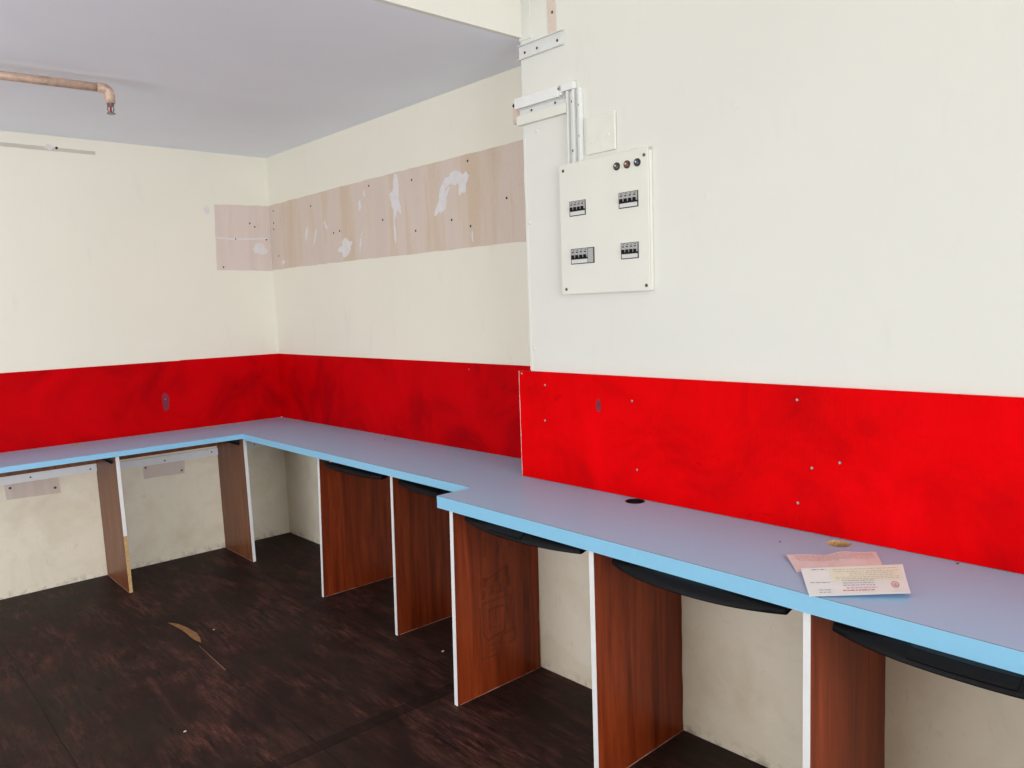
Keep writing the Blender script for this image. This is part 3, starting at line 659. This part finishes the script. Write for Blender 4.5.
# ---------------------------------------------------------------- receipts on the worktop
def sheet(name, TL, TR, BR, BL, zfun, mat, label, th=0.0004, nx=16, ny=10):
    b = bmesh.new(); top = []; bot = []
    def pt(u, v, o): 
        p = (Vector(TL) * (1 - u) + Vector(TR) * u) * (1 - v) + (Vector(BL) * (1 - u) + Vector(BR) * u) * v
        return Vector((p.x, p.y, CT + 0.0006 + zfun(u, v) + o))
    for j in range(ny + 1):
        top.append([b.verts.new(pt(i / nx, j / ny, th)) for i in range(nx + 1)]); bot.append([b.verts.new(pt(i / nx, j / ny, 0)) for i in range(nx + 1)])
    for j in range(ny):
        for i in range(nx):
            b.faces.new([top[j][i], top[j][i + 1], top[j + 1][i + 1], top[j + 1][i]]); b.faces.new([bot[j][i], bot[j + 1][i], bot[j + 1][i + 1], bot[j][i + 1]])
    for i in range(nx):
        b.faces.new([top[0][i], bot[0][i], bot[0][i + 1], top[0][i + 1]]); b.faces.new([top[ny][i], top[ny][i + 1], bot[ny][i + 1], bot[ny][i]])
    for j in range(ny):
        b.faces.new([top[j][0], top[j + 1][0], bot[j + 1][0], bot[j][0]]); b.faces.new([top[j][nx], bot[j][nx], bot[j + 1][nx], top[j + 1][nx]])
    o = obj(name, b, mat, smooth=False); tag(o, label, 'receipt')
    return o, pt
def marks(pt, items, mat, parent, name, lift=0.0007):
    b = bmesh.new()
    for u0, v0, u1, v1 in items:
        b.faces.new([b.verts.new(pt(u, v, lift)) for u, v in ((u0, v0), (u1, v0), (u1, v1), (u0, v1))])
    return obj(name, b, mat, parent)
def textlines(rows, u0, u1, h=0.022, seed=1):
    r = random.Random(seed); out = []
    for v in rows:
        u = u0 + r.uniform(0, 0.02)
        while u < u1:
            l = r.uniform(0.012, 0.05)
            n = max(1, int(l / 0.004))
            out.append((u, v, min(u1, u + l), v + h)); u += l + r.uniform(0.006, 0.014)
    return out
pink = plain('pink_receipt_paper', (218, 200, 202), 0.7, var=0.06, scale=60)
def corners(a, b_, c, d): return lambda u, v: ((a * (1 - u) + b_ * u) * (1 - v) + (d * (1 - u) + c * u) * v) - 0.0006
o, pt_ = sheet('receipt', (-0.395, -3.664), (-0.224, -3.812), (-0.318, -3.872), (-0.482, -3.738), lambda u, v: corners(0.0065, 0.0055, 0.0008, 0.0008)(u, v) + (1 - v) * 0.004 * (math.exp(-((u - 0.62) / 0.12) ** 2) - 1.1 * math.exp(-((u - 0.42) / 0.13) ** 2)), pink, 'creased pink receipt half under the white one on the worktop')
pinkd = plain('faded_red_print', (200, 160, 164), 0.7)
marks(pt_, textlines([0.08, 0.15, 0.22, 0.30, 0.37], 0.08, 0.95, 0.03, 3), pinkd, o, 'printed_text', 0.0009)
white = plain('white_receipt_paper', (232, 242, 246), 0.6, var=0.02)
o, pt_ = sheet('receipt', (-0.463, -3.738), (-0.277, -3.898), (-0.469, -3.991), (-0.604, -3.833), lambda u, v: corners(0.0060, 0.0060, 0.0125, 0.0016)(u, v) - 0.003 * v * (1 - v) * 4 * u, white, 'printed white receipt with red stamp lying on top of the pink one')
# tinted panel, text lines, stamp
m_y = plain('pale_yellow_tint', (230, 240, 226), 0.6, var=0.02)
marks(pt_, [(0.27 + 0.035 * i, 0.02 + 0.052 * j, 0.27 + 0.035 * (i + 1), 0.02 + 0.052 * (j + 1)) for i in range(20) for j in range(10)], m_y, o, 'tinted_panel', 0.0008)
m_b = plain('grey_blue_print', (150, 158, 182), 0.6); m_r = plain('red_print', (214, 128, 140), 0.6); m_g = plain('grey_print', (182, 190, 176), 0.6)
marks(pt_, textlines([0.07], 0.08, 0.24, 0.03, 2) + textlines([0.54, ], 0.04, 0.26, 0.022, 5) + textlines([0.80, 0.88], 0.10, 0.24, 0.02, 6) + textlines([0.50, 0.58, 0.66], 0.36, 0.68, 0.020, 7), m_b, o, 'printed_text', 0.0011)
marks(pt_, textlines([0.10, 0.18, 0.38, 0.44], 0.30, 0.94, 0.018, 8) + textlines([0.24, 0.31], 0.45, 0.90, 0.018, 9), m_g, o, 'printed_text', 0.0011)
marks(pt_, textlines([0.83], 0.34, 0.66, 0.035, 10) + textlines([0.75], 0.38, 0.7, 0.018, 11), m_r, o, 'red_text', 0.0011)
st = []
for k in range(16):
    a = 2 * math.pi * k / 16; a2 = a + 2 * math.pi / 16
    st.append((0.875 + 0.034 * math.cos(a) - 0.006, 0.68 + 0.095 * math.sin(a) - 0.014, 0.875 + 0.034 * math.cos(a) + 0.006, 0.68 + 0.095 * math.sin(a) + 0.014))
st += [(0.86, 0.64, 0.89, 0.66), (0.855, 0.68, 0.895, 0.70), (0.862, 0.72, 0.888, 0.74)]
marks(pt_, st, plain('stamp_ink', (214, 136, 150), 0.6), o, 'round_stamp', 0.0011)

# ---------------------------------------------------------------- scrapes and crumbs on the floor
mF = lambda s, z, o: Vector((s, z, o))
FP = [(-1.068, -0.959), (-1.040, -1.008), (-1.025, -1.081), (-1.016, -1.176), (-1.026, -1.25), (-1.040, -1.295), (-1.049, -1.25), (-1.052, -1.207), (-1.050, -1.15), (-1.052, -1.091), (-1.060, -1.02)]
sc_ = tag(obj('bare_scrape', wpoly(mF, FP, 0.0002, 0.0012), plain('tan_bare_wood', (140, 98, 58), 0.7, var=0.25, scale=50)), 'tan scrape where the dark floor stain has peeled away', 'scrape')
b = bmesh.new(); (x0, y0), (x1, y1) = (-1.058, -1.320), (-1.067, -1.631)
d = Vector((x1 - x0, y1 - y0, 0)).normalized(); n = Vector((-d.y, d.x, 0)) * 0.003
prism(b, [Vector((x0, y0, 0.0002)) + n * 0.3, Vector((x1, y1, 0.0002)) + n, Vector((x1, y1, 0.0002)) - n, Vector((x0, y0, 0.0002)) - n * 0.3], Vector((0, 0, 0.0006)))
obj('split_line', b, plain('pale_split_wood', (118, 84, 66), 0.8), sc_)
for (x, y, q, lab) in [(-0.362, -2.13, 0.006, 'pale crumb on the floor in front of the divider behind the worktop step'), (-1.348, -1.99, 0.004, 'pale crumb on the floor near the bottom left of the photo'), (-0.948, -1.201, 0.0035, 'tiny pale crumb on the floor just right of the tan scrape')]:
    b = bmesh.new(); bmesh.ops.create_icosphere(b, subdivisions=1, radius=q, matrix=Matrix.Translation((x, y, q * 0.6)) @ Matrix.Diagonal((1.3, 1, 0.6, 1)))
    for v in b.verts: v.co += Vector((random.uniform(-1, 1), random.uniform(-1, 1), 0)) * q * 0.25
    for v in b.verts: v.co.z = max(v.co.z, 0.0002)
    tag(obj('plaster_crumb', b, plain('pale_plaster', (222, 210, 190), 0.8)), lab, 'crumb', 'plaster crumbs on the floor')
